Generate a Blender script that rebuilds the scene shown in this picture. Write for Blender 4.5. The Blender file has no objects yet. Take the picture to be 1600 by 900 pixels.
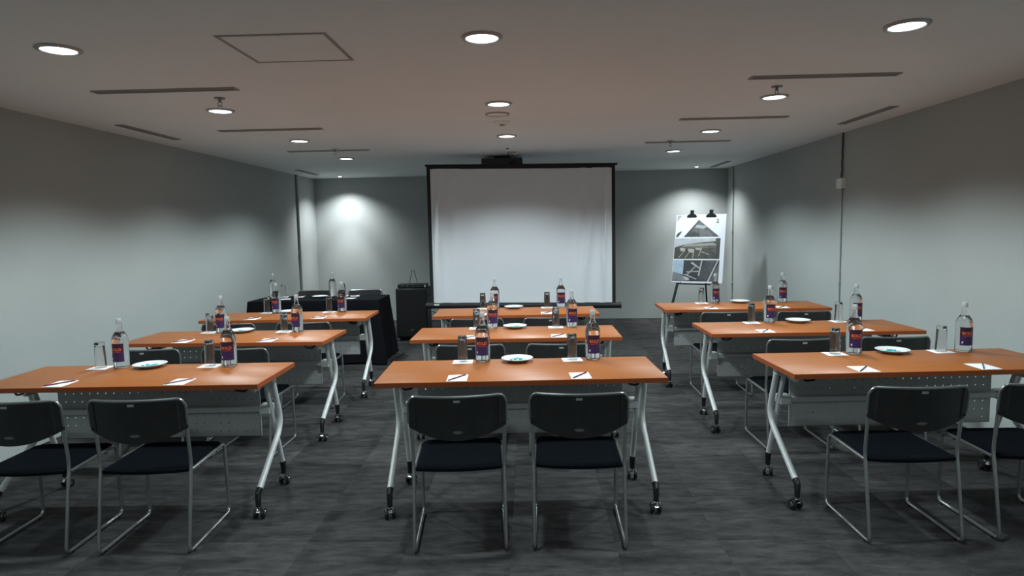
import bpy, math, random
from mathutils import Vector, Matrix
from math import sin, cos, pi, radians

random.seed(7)
scene = bpy.context.scene
COL = scene.collection

# ------------------------------------------------------------------ camera
CAM_H, PITCH, YAW, ROLL, FPX = 1.511, 0.092539, 0.029864, -0.019338, 1000.0
fwd = Vector((-sin(YAW) * cos(PITCH), cos(YAW) * cos(PITCH), -sin(PITCH)))
rgt = Vector((cos(YAW), sin(YAW), 0))
upv = rgt.cross(fwd)
r2 = rgt * cos(ROLL) + upv * sin(ROLL)
u2 = -rgt * sin(ROLL) + upv * cos(ROLL)
camd = bpy.data.cameras.new('camera')
cam = bpy.data.objects.new('camera', camd)
COL.objects.link(cam)
m = Matrix.Identity(4)
for i in range(3):
    m[i][0], m[i][1], m[i][2] = r2[i], u2[i], -fwd[i]
m[2][3] = CAM_H
cam.matrix_world = m
camd.sensor_fit = 'HORIZONTAL'
camd.sensor_width = 36.0
camd.lens = FPX / 1600.0 * 36.0
camd.clip_start = 0.05
scene.camera = cam

# ------------------------------------------------------------------ world, exposure
world = bpy.data.worlds.new('world')
scene.world = world
world.use_nodes = True
world.node_tree.nodes['Background'].inputs[0].default_value = (0.5, 0.55, 0.6, 1)
world.node_tree.nodes['Background'].inputs[1].default_value = 0.0
vs = scene.view_settings
vs.view_transform = 'Standard'
vs.look = 'None'
vs.gamma = 1.0
vs.use_curve_mapping = False
vs.exposure = 0.0
LAMP_W = 85.0        # each ceiling downlight
LAMP_COL = (0.84, 0.975, 1.0)
SPOT_W = 118.0        # two small spots over the back corners

# ------------------------------------------------------------------ helpers
def srgb(r, g, b):
    def f(c):
        c /= 255.0
        return c / 12.92 if c <= 0.04045 else ((c + 0.055) / 1.055) ** 2.4
    return (f(r), f(g), f(b), 1.0)

MATS = {}
def mat(name, col, rough=0.5, metal=0.0, noise=0.0, scale=20.0, stretch=(1, 1, 1), bump=0.0, bscale=None,
        emit=None, estr=0.0, trans=0.0, ior=1.45, spec=0.5, coat=0.0, rnd=0.0, detail=4, nrough=0.5):
    mt = bpy.data.materials.new(name)
    mt.use_nodes = True
    nt = mt.node_tree
    b = nt.nodes['Principled BSDF']
    b.inputs['Base Color'].default_value = col
    b.inputs['Roughness'].default_value = rough
    b.inputs['Metallic'].default_value = metal
    b.inputs['IOR'].default_value = ior
    b.inputs['Specular IOR Level'].default_value = spec
    b.inputs['Transmission Weight'].default_value = trans
    b.inputs['Coat Weight'].default_value = coat
    if emit:
        b.inputs['Emission Color'].default_value = emit
        b.inputs['Emission Strength'].default_value = estr
    if noise > 0 or bump > 0 or rnd > 0:
        tc = nt.nodes.new('ShaderNodeTexCoord')
        mp = nt.nodes.new('ShaderNodeMapping')
        mp.inputs['Scale'].default_value = stretch
        nt.links.new(tc.outputs['Object'], mp.inputs['Vector'])
        nz = nt.nodes.new('ShaderNodeTexNoise')
        nz.inputs['Scale'].default_value = scale
        nz.inputs['Detail'].default_value = detail
        nz.inputs['Roughness'].default_value = nrough
        nt.links.new(mp.outputs['Vector'], nz.inputs['Vector'])
        oi = None
        if rnd > 0:
            oi = nt.nodes.new('ShaderNodeObjectInfo')
            va = nt.nodes.new('ShaderNodeVectorMath'); va.operation = 'SCALE'
            co = nt.nodes.new('ShaderNodeCombineXYZ')
            for k in range(3):
                nt.links.new(oi.outputs['Random'], co.inputs[k])
            nt.links.new(co.outputs[0], va.inputs[0]); va.inputs['Scale'].default_value = 60.0
            nt.links.new(va.outputs[0], mp.inputs['Location'])
        mx = nt.nodes.new('ShaderNodeMix'); mx.data_type = 'RGBA'
        lo = [max(0, c * (1 - noise)) for c in col[:3]] + [1]
        hi = [min(1, c * (1 + noise)) for c in col[:3]] + [1]
        mx.inputs[6].default_value = lo
        mx.inputs[7].default_value = hi
        rp = nt.nodes.new('ShaderNodeMapRange')
        rp.inputs['From Min'].default_value = 0.3
        rp.inputs['From Max'].default_value = 0.7
        nt.links.new(nz.outputs['Fac'], rp.inputs['Value'])
        nt.links.new(rp.outputs['Result'], mx.inputs[0])
        out = mx.outputs[2]
        if rnd > 0:
            mr = nt.nodes.new('ShaderNodeMapRange')
            mr.inputs['To Min'].default_value = 1 - rnd
            mr.inputs['To Max'].default_value = 1 + rnd
            nt.links.new(oi.outputs['Random'], mr.inputs['Value'])
            vm = nt.nodes.new('ShaderNodeVectorMath'); vm.operation = 'SCALE'
            nt.links.new(out, vm.inputs[0]); nt.links.new(mr.outputs[0], vm.inputs['Scale'])
            out = vm.outputs[0]
        nt.links.new(out, b.inputs['Base Color'])
        if bump > 0:
            nz2 = nt.nodes.new('ShaderNodeTexNoise')
            nz2.inputs['Scale'].default_value = bscale or scale * 6
            nz2.inputs['Detail'].default_value = 3
            nt.links.new(tc.outputs['Object'], nz2.inputs['Vector'])
            bp = nt.nodes.new('ShaderNodeBump')
            bp.inputs['Strength'].default_value = bump
            bp.inputs['Distance'].default_value = 0.004
            nt.links.new(nz2.outputs['Fac'], bp.inputs['Height'])
            nt.links.new(bp.outputs['Normal'], b.inputs['Normal'])
    MATS[name] = mt
    return mt

class MB:
    """collects shapes, built as ONE mesh object"""
    def __init__(s):
        s.v, s.f, s.sm, s.mi = [], [], [], []
    def add(s, vs_, fs_, smooth=False, mi=0):
        o = len(s.v)
        s.v += [tuple(p) for p in vs_]
        for f in fs_:
            s.f.append(tuple(i + o for i in f)); s.sm.append(smooth); s.mi.append(mi)
        return s
    def box(s, x0, x1, y0, y1, z0, z1, mi=0):
        p = [(x0, y0, z0), (x1, y0, z0), (x1, y1, z0), (x0, y1, z0), (x0, y0, z1), (x1, y0, z1), (x1, y1, z1), (x0, y1, z1)]
        return s.add(p, [(0, 3, 2, 1), (4, 5, 6, 7), (0, 1, 5, 4), (1, 2, 6, 5), (2, 3, 7, 6), (3, 0, 4, 7)], False, mi)
    def bbox(s, x0, x1, y0, y1, z0, z1, b=0.003, mi=0):
        """box with bevelled top, bottom and side edges"""
        def ring(i, z):
            return [(x0 + i + b, y0 + i, z), (x1 - i - b, y0 + i, z), (x1 - i, y0 + i + b, z), (x1 - i, y1 - i - b, z),
                    (x1 - i - b, y1 - i, z), (x0 + i + b, y1 - i, z), (x0 + i, y1 - i - b, z), (x0 + i, y0 + i + b, z)]
        return s.loft([ring(b, z0), ring(0, z0 + b), ring(0, z1 - b), ring(b, z1)], mi=mi)
    def loft(s, rings, closed=True, caps=True, smooth=False, mi=0):
        n = len(rings[0]); vv = [p for r in rings for p in r]; ff = []
        for k in range(len(rings) - 1):
            for i in range(n if closed else n - 1):
                j = (i + 1) % n
                ff.append((k * n + i, k * n + j, (k + 1) * n + j, (k + 1) * n + i))
        s.add(vv, ff, smooth, mi)
        if caps:
            o = len(s.v) - len(vv)
            s.f.append(tuple(o + i for i in reversed(range(n)))); s.sm.append(False); s.mi.append(mi)
            s.f.append(tuple(o + (len(rings) - 1) * n + i for i in range(n))); s.sm.append(False); s.mi.append(mi)
        return s
    def tube(s, pts, r, n=10, fillet=0.0, seg=5, caps=True, mi=0):
        pts = [Vector(p) for p in pts]
        if fillet > 0:
            q = [pts[0]]
            for i in range(1, len(pts) - 1):
                a, b, c = pts[i - 1], pts[i], pts[i + 1]
                d1 = (a - b); d2 = (c - b)
                t = min(fillet, d1.length * .45, d2.length * .45)
                p1 = b + d1.normalized() * t; p2 = b + d2.normalized() * t
                for k in range(seg + 1):
                    u = k / seg
                    q.append(p1 * (1 - u) ** 2 + b * 2 * u * (1 - u) + p2 * u * u)
            q.append(pts[-1]); pts = q
        rad = r if isinstance(r, (list, tuple)) else [r] * len(pts)
        t0 = (pts[1] - pts[0]).normalized()
        ref = Vector((0, 0, 1)) if abs(t0.z) < .9 else Vector((1, 0, 0))
        nrm = t0.cross(ref).normalized()
        rings = []
        for i, p in enumerate(pts):
            if i == 0: t = t0
            elif i == len(pts) - 1: t = (pts[i] - pts[i - 1]).normalized()
            else: t = ((pts[i + 1] - p).normalized() + (p - pts[i - 1]).normalized()).normalized()
            nrm = (nrm - t * nrm.dot(t)).normalized()
            bi = t.cross(nrm)
            rings.append([tuple(p + (nrm * cos(2 * pi * k / n) + bi * sin(2 * pi * k / n)) * rad[i]) for k in range(n)])
        return s.loft(rings, True, caps, True, mi)
    def lathe(s, prof, n=24, c=(0, 0, 0), closed=False, mi=0):
        """prof: (r,z) list; revolve about z. r=0 ends become poles"""
        vv, ff, idx = [], [], []
        for (r, z) in prof:
            if r < 1e-6:
                idx.append([len(vv)] * n); vv.append((c[0], c[1], c[2] + z))
            else:
                idx.append([len(vv) + k for k in range(n)])
                vv += [(c[0] + r * cos(2 * pi * k / n), c[1] + r * sin(2 * pi * k / n), c[2] + z) for k in range(n)]
        pairs = list(zip(idx[:-1], idx[1:]))
        if closed: pairs.append((idx[-1], idx[0]))
        for a, b in pairs:
            for k in range(n):
                j = (k + 1) % n
                q = []
                for i in (a[k], a[j], b[j], b[k]):
                    if i not in q: q.append(i)
                if len(q) > 2: ff.append(tuple(q))
        return s.add(vv, ff, True, mi)
    def xform(s, M, start=0):
        s.v[start:] = [tuple(M @ Vector(p)) for p in s.v[start:]]
        return s
    def mesh(s, name, mats):
        me = bpy.data.meshes.new(name)
        me.from_pydata(s.v, [], s.f)
        me.polygons.foreach_set('use_smooth', s.sm)
        me.polygons.foreach_set('material_index', s.mi)
        for mt in (mats if isinstance(mats, (list, tuple)) else [mats]):
            me.materials.append(mt)
        me.update()
        me.set_sharp_from_angle(angle=radians(38))
        return me
    def build(s, name, mats, parent=None, loc=None, rz=None):
        return link(name, s.mesh(name, mats), parent, loc, rz)

def link(name, data, parent=None, loc=None, rz=None):
    o = bpy.data.objects.new(name, data)
    COL.objects.link(o)
    if parent: o.parent = parent
    if loc is not None: o.location = loc
    if rz is not None: o.rotation_euler = (0, 0, rz)
    return o

def tag(o, label=None, cat=None, group=None, kind=None):
    if label: o['label'] = label
    if cat: o['category'] = cat
    if group: o['group'] = group
    if kind: o['kind'] = kind
    return o

def thing(name, label, cat, loc=(0, 0, 0), rz=0.0, group=None):
    o = link(name, None, None, loc, rz)
    o.empty_display_size = 0.1
    return tag(o, label, cat, group)

def copy_tree(o, parent=None):
    c = o.copy(); COL.objects.link(c); c.parent = parent
    for ch in list(o.children): copy_tree(ch, c)
    return c

def bevel(o, w=0.004, seg=2):
    md = o.modifiers.new('bevel', 'BEVEL'); md.width = w; md.segments = seg; md.limit_method = 'ANGLE'
    return o

# ------------------------------------------------------------------ materials
M_wall = mat('wall_paint', (0.42, 0.452, 0.44, 1), 0.75, noise=0.03, scale=1.3, bump=0.12, bscale=60)
M_ceil = mat('ceiling_paint', (0.93, 0.95, 0.96, 1), 0.85, noise=0.02, scale=1.0, bump=0.05, bscale=40)
M_carpet = mat('carpet', (0.0525, 0.0515, 0.052, 1), 0.95, noise=0.50, scale=6.5, stretch=(0.9, 3.0, 1), bump=1.0, bscale=220, spec=0.1, rnd=0.16, detail=9, nrough=0.68)
M_carpet2 = mat('carpet_backing', (0.05, 0.052, 0.053, 1), 0.95, noise=0.2, scale=30, spec=0.1)
M_wood = mat('cherry_laminate', (0.325, 0.104, 0.026, 1), 0.42, noise=0.10, scale=6.0, stretch=(0.5, 9.0, 1.0), spec=0.26)
M_edge = mat('edge_band', (0.36, 0.085, 0.022, 1), 0.45, noise=0.05, scale=8)
M_legpaint = mat('silver_paint', (0.68, 0.70, 0.70, 1), 0.38, metal=0.1, noise=0.03, scale=30)
M_panel = mat('panel_metal', (0.47, 0.485, 0.485, 1), 0.5, metal=0.1, noise=0.04, scale=12)
M_blackp = mat('black_plastic', (0.012, 0.012, 0.013, 1), 0.42, noise=0.1, scale=40)
M_shell = mat('backrest_plastic', (0.024, 0.0245, 0.024, 1), 0.45, noise=0.15, scale=25, bump=0.05, bscale=300)
M_rim_highlight = mat('backrest_rim_highlight', (0.22, 0.23, 0.23, 1), 0.28, metal=0.6, noise=0.05, scale=30)  # paler than the shell: highlight along the plastic edge put into the colour
M_seat = mat('seat_fabric', (0.0045, 0.006, 0.0085, 1), 0.95, noise=0.3, scale=180, bump=0.25, bscale=700, spec=0.05)
M_chrome = mat('chrome', (0.62, 0.64, 0.64, 1), 0.16, metal=1.0, noise=0.02, scale=30)
M_tube = mat('chair_tube', (0.44, 0.45, 0.45, 1), 0.30, metal=0.85, noise=0.03, scale=30)
M_white = mat('white_paper', (0.80, 0.80, 0.80, 1), 0.7, noise=0.02, scale=40)
M_china = mat('white_china', (0.74, 0.77, 0.78, 1), 0.15, noise=0.01, scale=10, coat=0.3)
M_candy = mat('candy_wrapper', (0.05, 0.42, 0.50, 1), 0.25, noise=0.55, scale=90)
M_glass = mat('clear_glass', (1, 1, 1, 1), 0.0, trans=1.0, ior=1.45)
M_water = mat('water', (1, 1, 1, 1), 0.0, trans=1.0, ior=1.33)
M_cap = mat('bottle_cap', (0.42, 0.43, 0.43, 1), 0.3, noise=0.03, scale=60)
M_pencil = mat('maroon_pencil', (0.15, 0.018, 0.055, 1), 0.35, noise=0.05, scale=50)
M_pencilk = mat('grey_pencil', (0.05, 0.052, 0.06, 1), 0.35, noise=0.05, scale=50)
M_tip = mat('pencil_tip', (0.62, 0.45, 0.36, 1), 0.6, noise=0.1, scale=90)
M_orange = mat('label_orange', (0.80, 0.16, 0.04, 1), 0.5, noise=0.1, scale=80)
M_lwhite = mat('label_white', (0.75, 0.75, 0.8, 1), 0.5, noise=0.02, scale=80)
M_red = mat('label_red', (0.42, 0.07, 0.06, 1), 0.5, noise=0.1, scale=80)
M_cloth = mat('black_cloth', (0.006, 0.0063, 0.0088, 1), 0.9, noise=0.2, scale=60, bump=0.2, bscale=500, spec=0.1)
M_screen = mat('screen_fabric', (0.72, 0.745, 0.785, 1), 0.85, noise=0.015, scale=2)
M_screenb = mat('screen_border', (0.010, 0.0105, 0.011, 1), 0.6, noise=0.1, scale=30)
M_dark = mat('dark_slot', (0.10, 0.092, 0.088, 1), 0.7, noise=0.1, scale=30)
M_slotframe = mat('slot_frame', (0.36, 0.34, 0.33, 1), 0.6, noise=0.03, scale=30)
M_trim = mat('downlight_trim', (0.45, 0.45, 0.46, 1), 0.35, metal=0.4, noise=0.03, scale=30)
M_lens = mat('downlight_lens', (0.9, 0.9, 0.9, 1), 0.4, noise=0.01, scale=30, emit=(0.93, 0.975, 1.0, 1), estr=6.0)
M_conduit = mat('conduit', (0.33, 0.35, 0.345, 1), 0.6, noise=0.03, scale=30)
M_boxw = mat('junction_white', (0.85, 0.86, 0.85, 1), 0.5, noise=0.02, scale=30)
M_grill = mat('speaker_grille', (0.006, 0.006, 0.0065, 1), 0.8, noise=0.3, scale=300, bump=0.3, bscale=900)
M_projg = mat('projector_grey', (0.06, 0.06, 0.061, 1), 0.6, noise=0.05, scale=30)
M_clip = mat('clip_black', (0.006, 0.006, 0.006, 1), 0.7, noise=0.1, scale=40, spec=0.15)
M_brass = mat('sprinkler_metal', (0.25, 0.24, 0.23, 1), 0.3, metal=0.9, noise=0.05, scale=40)

# bottle label: flat print, plum above, indigo below
def label_mat():
    mt = mat('bottle_label', (0.03, 0.012, 0.05, 1), 0.45)
    nt = mt.node_tree; b = nt.nodes['Principled BSDF']
    tc = nt.nodes.new('ShaderNodeTexCoord'); sp = nt.nodes.new('ShaderNodeSeparateXYZ')
    nt.links.new(tc.outputs['Object'], sp.inputs[0])
    mr = nt.nodes.new('ShaderNodeMapRange')
    mr.inputs['From Min'].default_value = 0.04; mr.inputs['From Max'].default_value = 0.14
    nt.links.new(sp.outputs['Z'], mr.inputs['Value'])
    cr = nt.nodes.new('ShaderNodeValToRGB')
    e = cr.color_ramp.elements
    e[0].position = 0.0; e[0].color = (0.035, 0.022, 0.10, 1)
    e[1].position = 1.0; e[1].color = (0.030, 0.010, 0.030, 1)
    k = cr.color_ramp.elements.new(0.45); k.color = (0.040, 0.018, 0.085, 1)
    k = cr.color_ramp.elements.new(0.55); k.color = (0.055, 0.013, 0.040, 1)
    nt.links.new(mr.outputs[0], cr.inputs[0])
    nt.links.new(cr.outputs[0], b.inputs['Base Color'])
    return mt
M_label = label_mat()

# ------------------------------------------------------------------ the room
XL, XR, HC = -3.616, 3.163, 2.405
YB0, YBS = 10.609, -0.050          # back wall: y = YB0 + YBS * x
YF = -1.7                          # wall behind the photographer
def yb(x): return YB0 + YBS * x
T = 0.15

floor = MB().box(XL - T, XR + T, YF - T, 11.1, -0.10, -0.008).build('floor', M_carpet2)
tag(floor, 'dark grey carpet tile floor', kind='structure')
tile_mesh = MB().bbox(-0.2497, 0.2497, -0.2497, 0.2497, -0.010, 0.0, 0.0006).mesh('carpet_tile', M_carpet)
nx, ny, ty0 = 14, 18, 1.98
for iy in range(ny):
    for ix in range(nx):
        x0 = XL + 0.5 * ix
        w = min(0.5, XR - x0)
        o = link('carpet_tile', tile_mesh, floor, (x0 + w / 2, ty0 + 0.5 * iy + 0.25, random.uniform(-0.0008, 0)))
        o.scale = (w / 0.5, 1, 1)
        if random.random() < 0.5 and w > 0.49: o.rotation_euler = (0, 0, pi)
def wall(name, pts, label):
    """vertical wall as a prism between four floor points"""
    b = MB().loft([[(x, y, -0.1) for x, y in pts], [(x, y, HC + 0.1) for x, y in pts]])
    return tag(b.build(name, M_wall), label, kind='structure')
wall('wall_left', [(XL - T, YF - T), (XL, YF - T), (XL, yb(XL)), (XL - T, yb(XL))], 'plain pale grey left wall')
wall('wall_right', [(XR, YF - T), (XR + T, YF - T), (XR + T, yb(XR)), (XR, yb(XR))], 'plain pale grey right wall')
wall('wall_back', [(XL - T, yb(XL - T)), (XR + T, yb(XR + T)), (XR + T, yb(XR + T) + T), (XL - T, yb(XL - T) + T)], 'plain pale grey wall behind the screen')
wall('wall_front', [(XL, YF - T), (XR, YF - T), (XR, YF), (XL, YF)], 'plain wall behind the photographer')
ceil = MB().box(XL - T, XR + T, YF - T, 11.1, HC, HC + 0.12).build('ceiling', M_ceil)
tag(ceil, 'flat plastered warm grey ceiling', kind='structure')

# ------------------------------------------------------------------ ceiling fittings
def downlight(x, y, label, first=[None]):
    if first[0] is None:
        r = thing('downlight', label, 'ceiling light', (x, y, HC), 0, 'round ceiling downlights')
        MB().lathe([(0.075, 0.0), (0.098, 0.0), (0.098, -0.004), (0.092, -0.010), (0.080, -0.012), (0.075, -0.008)], 40, closed=True).build('trim_ring', M_trim, r)
        MB().lathe([(0.0, -0.009), (0.060, -0.0088), (0.0765, -0.0065), (0.0765, -0.001), (0.0, -0.001)], 40).build('lens', M_lens, r)
        ld = bpy.data.lights.new('downlight_beam', 'SPOT')
        ld.energy = LAMP_W; ld.color = LAMP_COL
        ld.spot_size = radians(142); ld.spot_blend = 0.5; ld.shadow_soft_size = 0.07
        link('downlight_beam', ld, r, (0, 0, -0.09))
        first[0] = r
    else:
        r = copy_tree(first[0]); r.location = (x, y, HC); r['label'] = label
    return r
rows = [(-0.12, 'behind the camera'), (3.08, 'nearest the camera'), (4.68, 'in the second row'), (6.28, 'in the third row'), (7.87, 'in the fourth row')]
for y, rn in rows:
    for x, cn in ((-2.23, 'left'), (-0.21, 'middle'), (1.74, 'right')):
        if y > 7 and cn == 'middle': continue
        downlight(x, y, 'round white %s ceiling downlight %s' % (cn, rn))

def corner_spot(x, y, wx, label):
    r = thing('corner_spotlight', label, 'ceiling light', (x, y, HC), 0, 'small corner spotlights')
    MB().lathe([(0.032, 0.0), (0.046, 0.0), (0.045, -0.006), (0.036, -0.008), (0.032, -0.004)], 24, closed=True).build('trim_ring', M_trim, r)
    MB().lathe([(0.0, -0.014), (0.02, -0.012), (0.0325, -0.005), (0.0325, -0.001), (0.0, -0.001)], 24).build('lens', M_lens, r)
    ld = bpy.data.lights.new('spotlight_beam', 'SPOT')
    ld.energy = SPOT_W; ld.color = (0.93, 0.975, 1.0)
    ld.spot_size = radians(58); ld.spot_blend = 0.8; ld.shadow_soft_size = 0.03
    link('spotlight_beam', ld, r, (0, 0, -0.03))
    l2 = ld.copy(); l2.energy = SPOT_W * 0.95; l2.spot_size = radians(128); l2.spot_blend = 1.0   # spill around the reflector's core
    link('spotlight_spill', l2, r, (0, 0, -0.03))
corner_spot(-3.05, 10.36, -1, 'small bright spotlight in ceiling over the back left corner')
corner_spot(2.56, 9.98, 1, 'small bright spotlight in ceiling over the back right corner')

def slot_diffuser(x, y, ln, along_y, label, group):
    r = thing('slot_diffuser', label, 'air vent', (x, y, HC), pi / 2 if along_y else 0, group)
    h, w = ln / 2, 0.036
    b = MB()
    b.box(-h, h, -w, -w + 0.012, -0.008, 0.0); b.box(-h, h, w - 0.012, w, -0.008, 0.0)
    b.box(-h, -h + 0.012, -w + 0.012, w - 0.012, -0.008, 0.0); b.box(h - 0.012, h, -w + 0.012, w - 0.012, -0.008, 0.0)
    b.build('frame', M_slotframe, r)
    MB().box(-h + 0.012, h - 0.012, -w + 0.012, w - 0.012, -0.002, 0.0).build('slot_opening', M_dark, r)
    MB().box(-h + 0.012, h - 0.012, -0.005, 0.005, -0.008, -0.002).build('divider_bar', M_slotframe, r)
    for k in (0.0,):
        MB().box(k - 0.012, k + 0.012, -w + 0.012, -0.005, -0.006, -0.002).build('slot_blade', M_conduit, r)
    return r
G = 'ceiling slot air vents'
for (x, y, lb) in [(-2.24, 3.99, 'long slot air vent left, nearest the camera'), (-2.23, 5.58, 'middle of three crosswise slot air vents on the left'),
                   (-2.20, 7.09, 'farthest of three crosswise slot air vents on the left'), (1.81, 4.06, 'long slot air vent right, nearest the camera'),
                   (1.73, 5.55, 'middle of three crosswise slot air vents on the right'), (1.70, 7.02, 'farthest of three crosswise slot air vents on the right')]:
    slot_diffuser(x, y, 0.90, False, lb, G)
for (x, y, lb) in [(-3.29, 5.58, 'lengthwise slot air vent along the left wall, nearer one'), (-3.30, 9.56, 'lengthwise slot air vent near the back left corner'),
                   (2.85, 5.60, 'lengthwise slot air vent along the right wall, nearer one'), (2.83, 9.70, 'lengthwise slot air vent near the back right corner')]:
    slot_diffuser(x, y, 0.85, True, lb, G)

r = thing('access_panel', 'square access hatch flush in the ceiling', 'hatch', (-1.16, 3.18, HC))
b = MB(); hx, hy, t = 0.255, 0.235, 0.015
b.box(-hx, hx, -hy, -hy + t, -0.004, 0); b.box(-hx, hx, hy - t, hy, -0.004, 0)
b.box(-hx, -hx + t, -hy + t, hy - t, -0.004, 0); b.box(hx - t, hx, -hy + t, hy - t, -0.004, 0)
b.build('hatch_shadow_gap', M_slotframe, r)  # darker strips stand in for the shadow gap around the hatch door
MB().box(-hx + t + .003, hx - t - .003, -hy + t + .003, hy - t - .003, -0.003, 0).build('hatch_door', M_ceil, r)

def sprinkler(x, y, label):
    r = thing('sprinkler_head', label, 'sprinkler', (x, y, HC), random.random(), 'ceiling sprinkler heads')
    MB().lathe([(0.0, 0.0), (0.036, 0.0), (0.034, -0.006), (0.012, -0.010), (0.0, -0.010)], 20).build('escutcheon', M_brass, r)
    b = MB().lathe([(0.0, -0.010), (0.010, -0.010), (0.010, -0.028), (0.005, -0.030), (0.0, -0.030)], 14)
    for s_ in (-1, 1):
        b.tube([(0.009 * s_, 0, -0.026), (0.014 * s_, 0, -0.038), (0.003 * s_, 0, -0.052)], 0.0025, 6)
    b.build('frame_arms', M_brass, r)
    MB().lathe([(0.0, -0.052), (0.018, -0.053), (0.018, -0.0555), (0.0, -0.0555)], 16).build('deflector', M_brass, r)
for x, y, lb in [(-2.03, 4.26, 'small metal sprinkler head, left, nearer one'), (1.63, 4.34, 'small metal sprinkler head, right, nearer one'),
                 (-2.10, 6.99, 'small metal sprinkler head, left, farther one'), (1.50, 6.94, 'small metal sprinkler head, right, farther one')]:
    sprinkler(x, y, lb)

r = thing('ceiling_speaker', 'round ceiling loudspeaker with dark rim beyond middle downlight', 'speaker', (-0.24, 5.10, HC))
MB().lathe([(0.082, 0.0), (0.096, 0.0), (0.094, -0.007), (0.084, -0.008)], 36, closed=True).build('rim', M_slotframe, r)
MB().lathe([(0.0, -0.005), (0.082, -0.005), (0.082, 0.0), (0.0, 0.0)], 36).build('grille', M_ceil, r)
for x, y, rr, lb in [(-0.22, 5.47, 0.070, 'flat round ceiling detector in front of third middle downlight'), (-0.23, 7.05, 0.055, 'small domed ceiling detector with dark centre beyond third middle downlight')]:
    r = thing('smoke_detector', lb, 'detector', (x, y, HC))
    MB().lathe([(0.0, -0.024), (rr * .55, -0.024), (rr * .8, -0.014), (rr, -0.012), (rr, 0.0), (0.0, 0.0)], 28).build('base', M_ceil, r)
    MB().lathe([(0.0, -0.034), (rr * .3, -0.033), (rr * .36, -0.024), (0.0, -0.024)], 20).build('sensor', M_dark if rr < .06 else M_slotframe, r)
r = thing('dome_camera', 'small dome device in ceiling just before the projector', 'camera', (-0.20, 7.62, HC))
MB().lathe([(0.0, 0.0), (0.05, 0.0), (0.05, -0.010), (0.034, -0.014), (0.0, -0.014)], 24).build('base', M_slotframe, r)
MB().lathe([(0.0, -0.040), (0.016, -0.036), (0.027, -0.026), (0.032, -0.014), (0.0, -0.014)], 24).build('dome', M_chrome, r)

r = thing('ceiling_projector', 'dark grey box of projector under the ceiling above the screen', 'projector', (-0.33, 8.05, HC))
bevel(MB().box(-0.25, 0.25, -0.17, 0.17, -0.165, -0.035).build('body', M_projg, r), 0.012, 2)
MB().box(-0.10, 0.10, -0.09, 0.09, -0.036, 0.0).build('ceiling_mount', M_projg, r)
b = MB().lathe([(0.0, 0.018), (0.028, 0.016), (0.036, 0.0), (0.0, 0.0)], 20)
b.xform(Matrix.Translation((0.13, -0.168, -0.10)) @ Matrix.Rotation(pi / 2, 4, 'X')).build('lens', M_blackp, r)

# ------------------------------------------------------------------ conduits on the walls
r = thing('wall_conduit', 'dark vertical pipe on left wall near back corner', 'pipe', (XL, 9.92, 0))
MB().tube([(0.018, 0, 0), (0.018, 0, HC)], 0.017, 12).build('pipe', M_conduit, r)
for z in (0.5, 1.2, 2.0):
    MB().box(0, 0.040, -0.024, 0.024, z - 0.01, z + 0.01).build('saddle_clip', M_conduit, r)
r = thing('wall_conduit', 'pale vertical pipe on right wall near back corner', 'pipe', (XR, 10.10, 0))
MB().tube([(-0.016, 0, 0), (-0.016, 0, HC)], 0.014, 12).build('pipe', M_wall, r)
for z in (0.6, 1.4, 2.1):
    MB().box(-0.034, 0, -0.02, 0.02, z - 0.008, z + 0.008).build('saddle_clip', M_wall, r)
r = thing('wall_conduit', 'thin vertical pipe below the junction box on right wall', 'pipe', (XR, 6.62, 0))
MB().tube([(-0.011, 0, 0), (-0.011, 0, 1.85)], 0.009, 10).build('pipe', M_wall, r)
for z in (0.4, 0.9, 1.4):
    MB().box(-0.025, 0, -0.016, 0.016, z - 0.006, z + 0.006).build('saddle_clip', M_wall, r)
r = thing('junction_box', 'small white junction box on the right wall', 'junction box', (XR, 6.60, 1.90))
bevel(MB().box(-0.050, 0, -0.055, 0.055, -0.05, 0.05).build('box', M_boxw, r), 0.004, 2)
MB().box(-0.054, -0.050, -0.046, 0.046, -0.042, 0.042).build('lid', M_boxw, r)
b = MB().tube([(-0.014, 0.01 * sin(i * 1.7) * (1 - i / 14), 1.95 + i * (HC - 1.95) / 14) for i in range(15)], 0.009, 8)
tag(b.build('wall_cable', M_dark, None, (XR, 6.62, 0)), 'wavy dark cable from junction box up to ceiling', 'cable')

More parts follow.
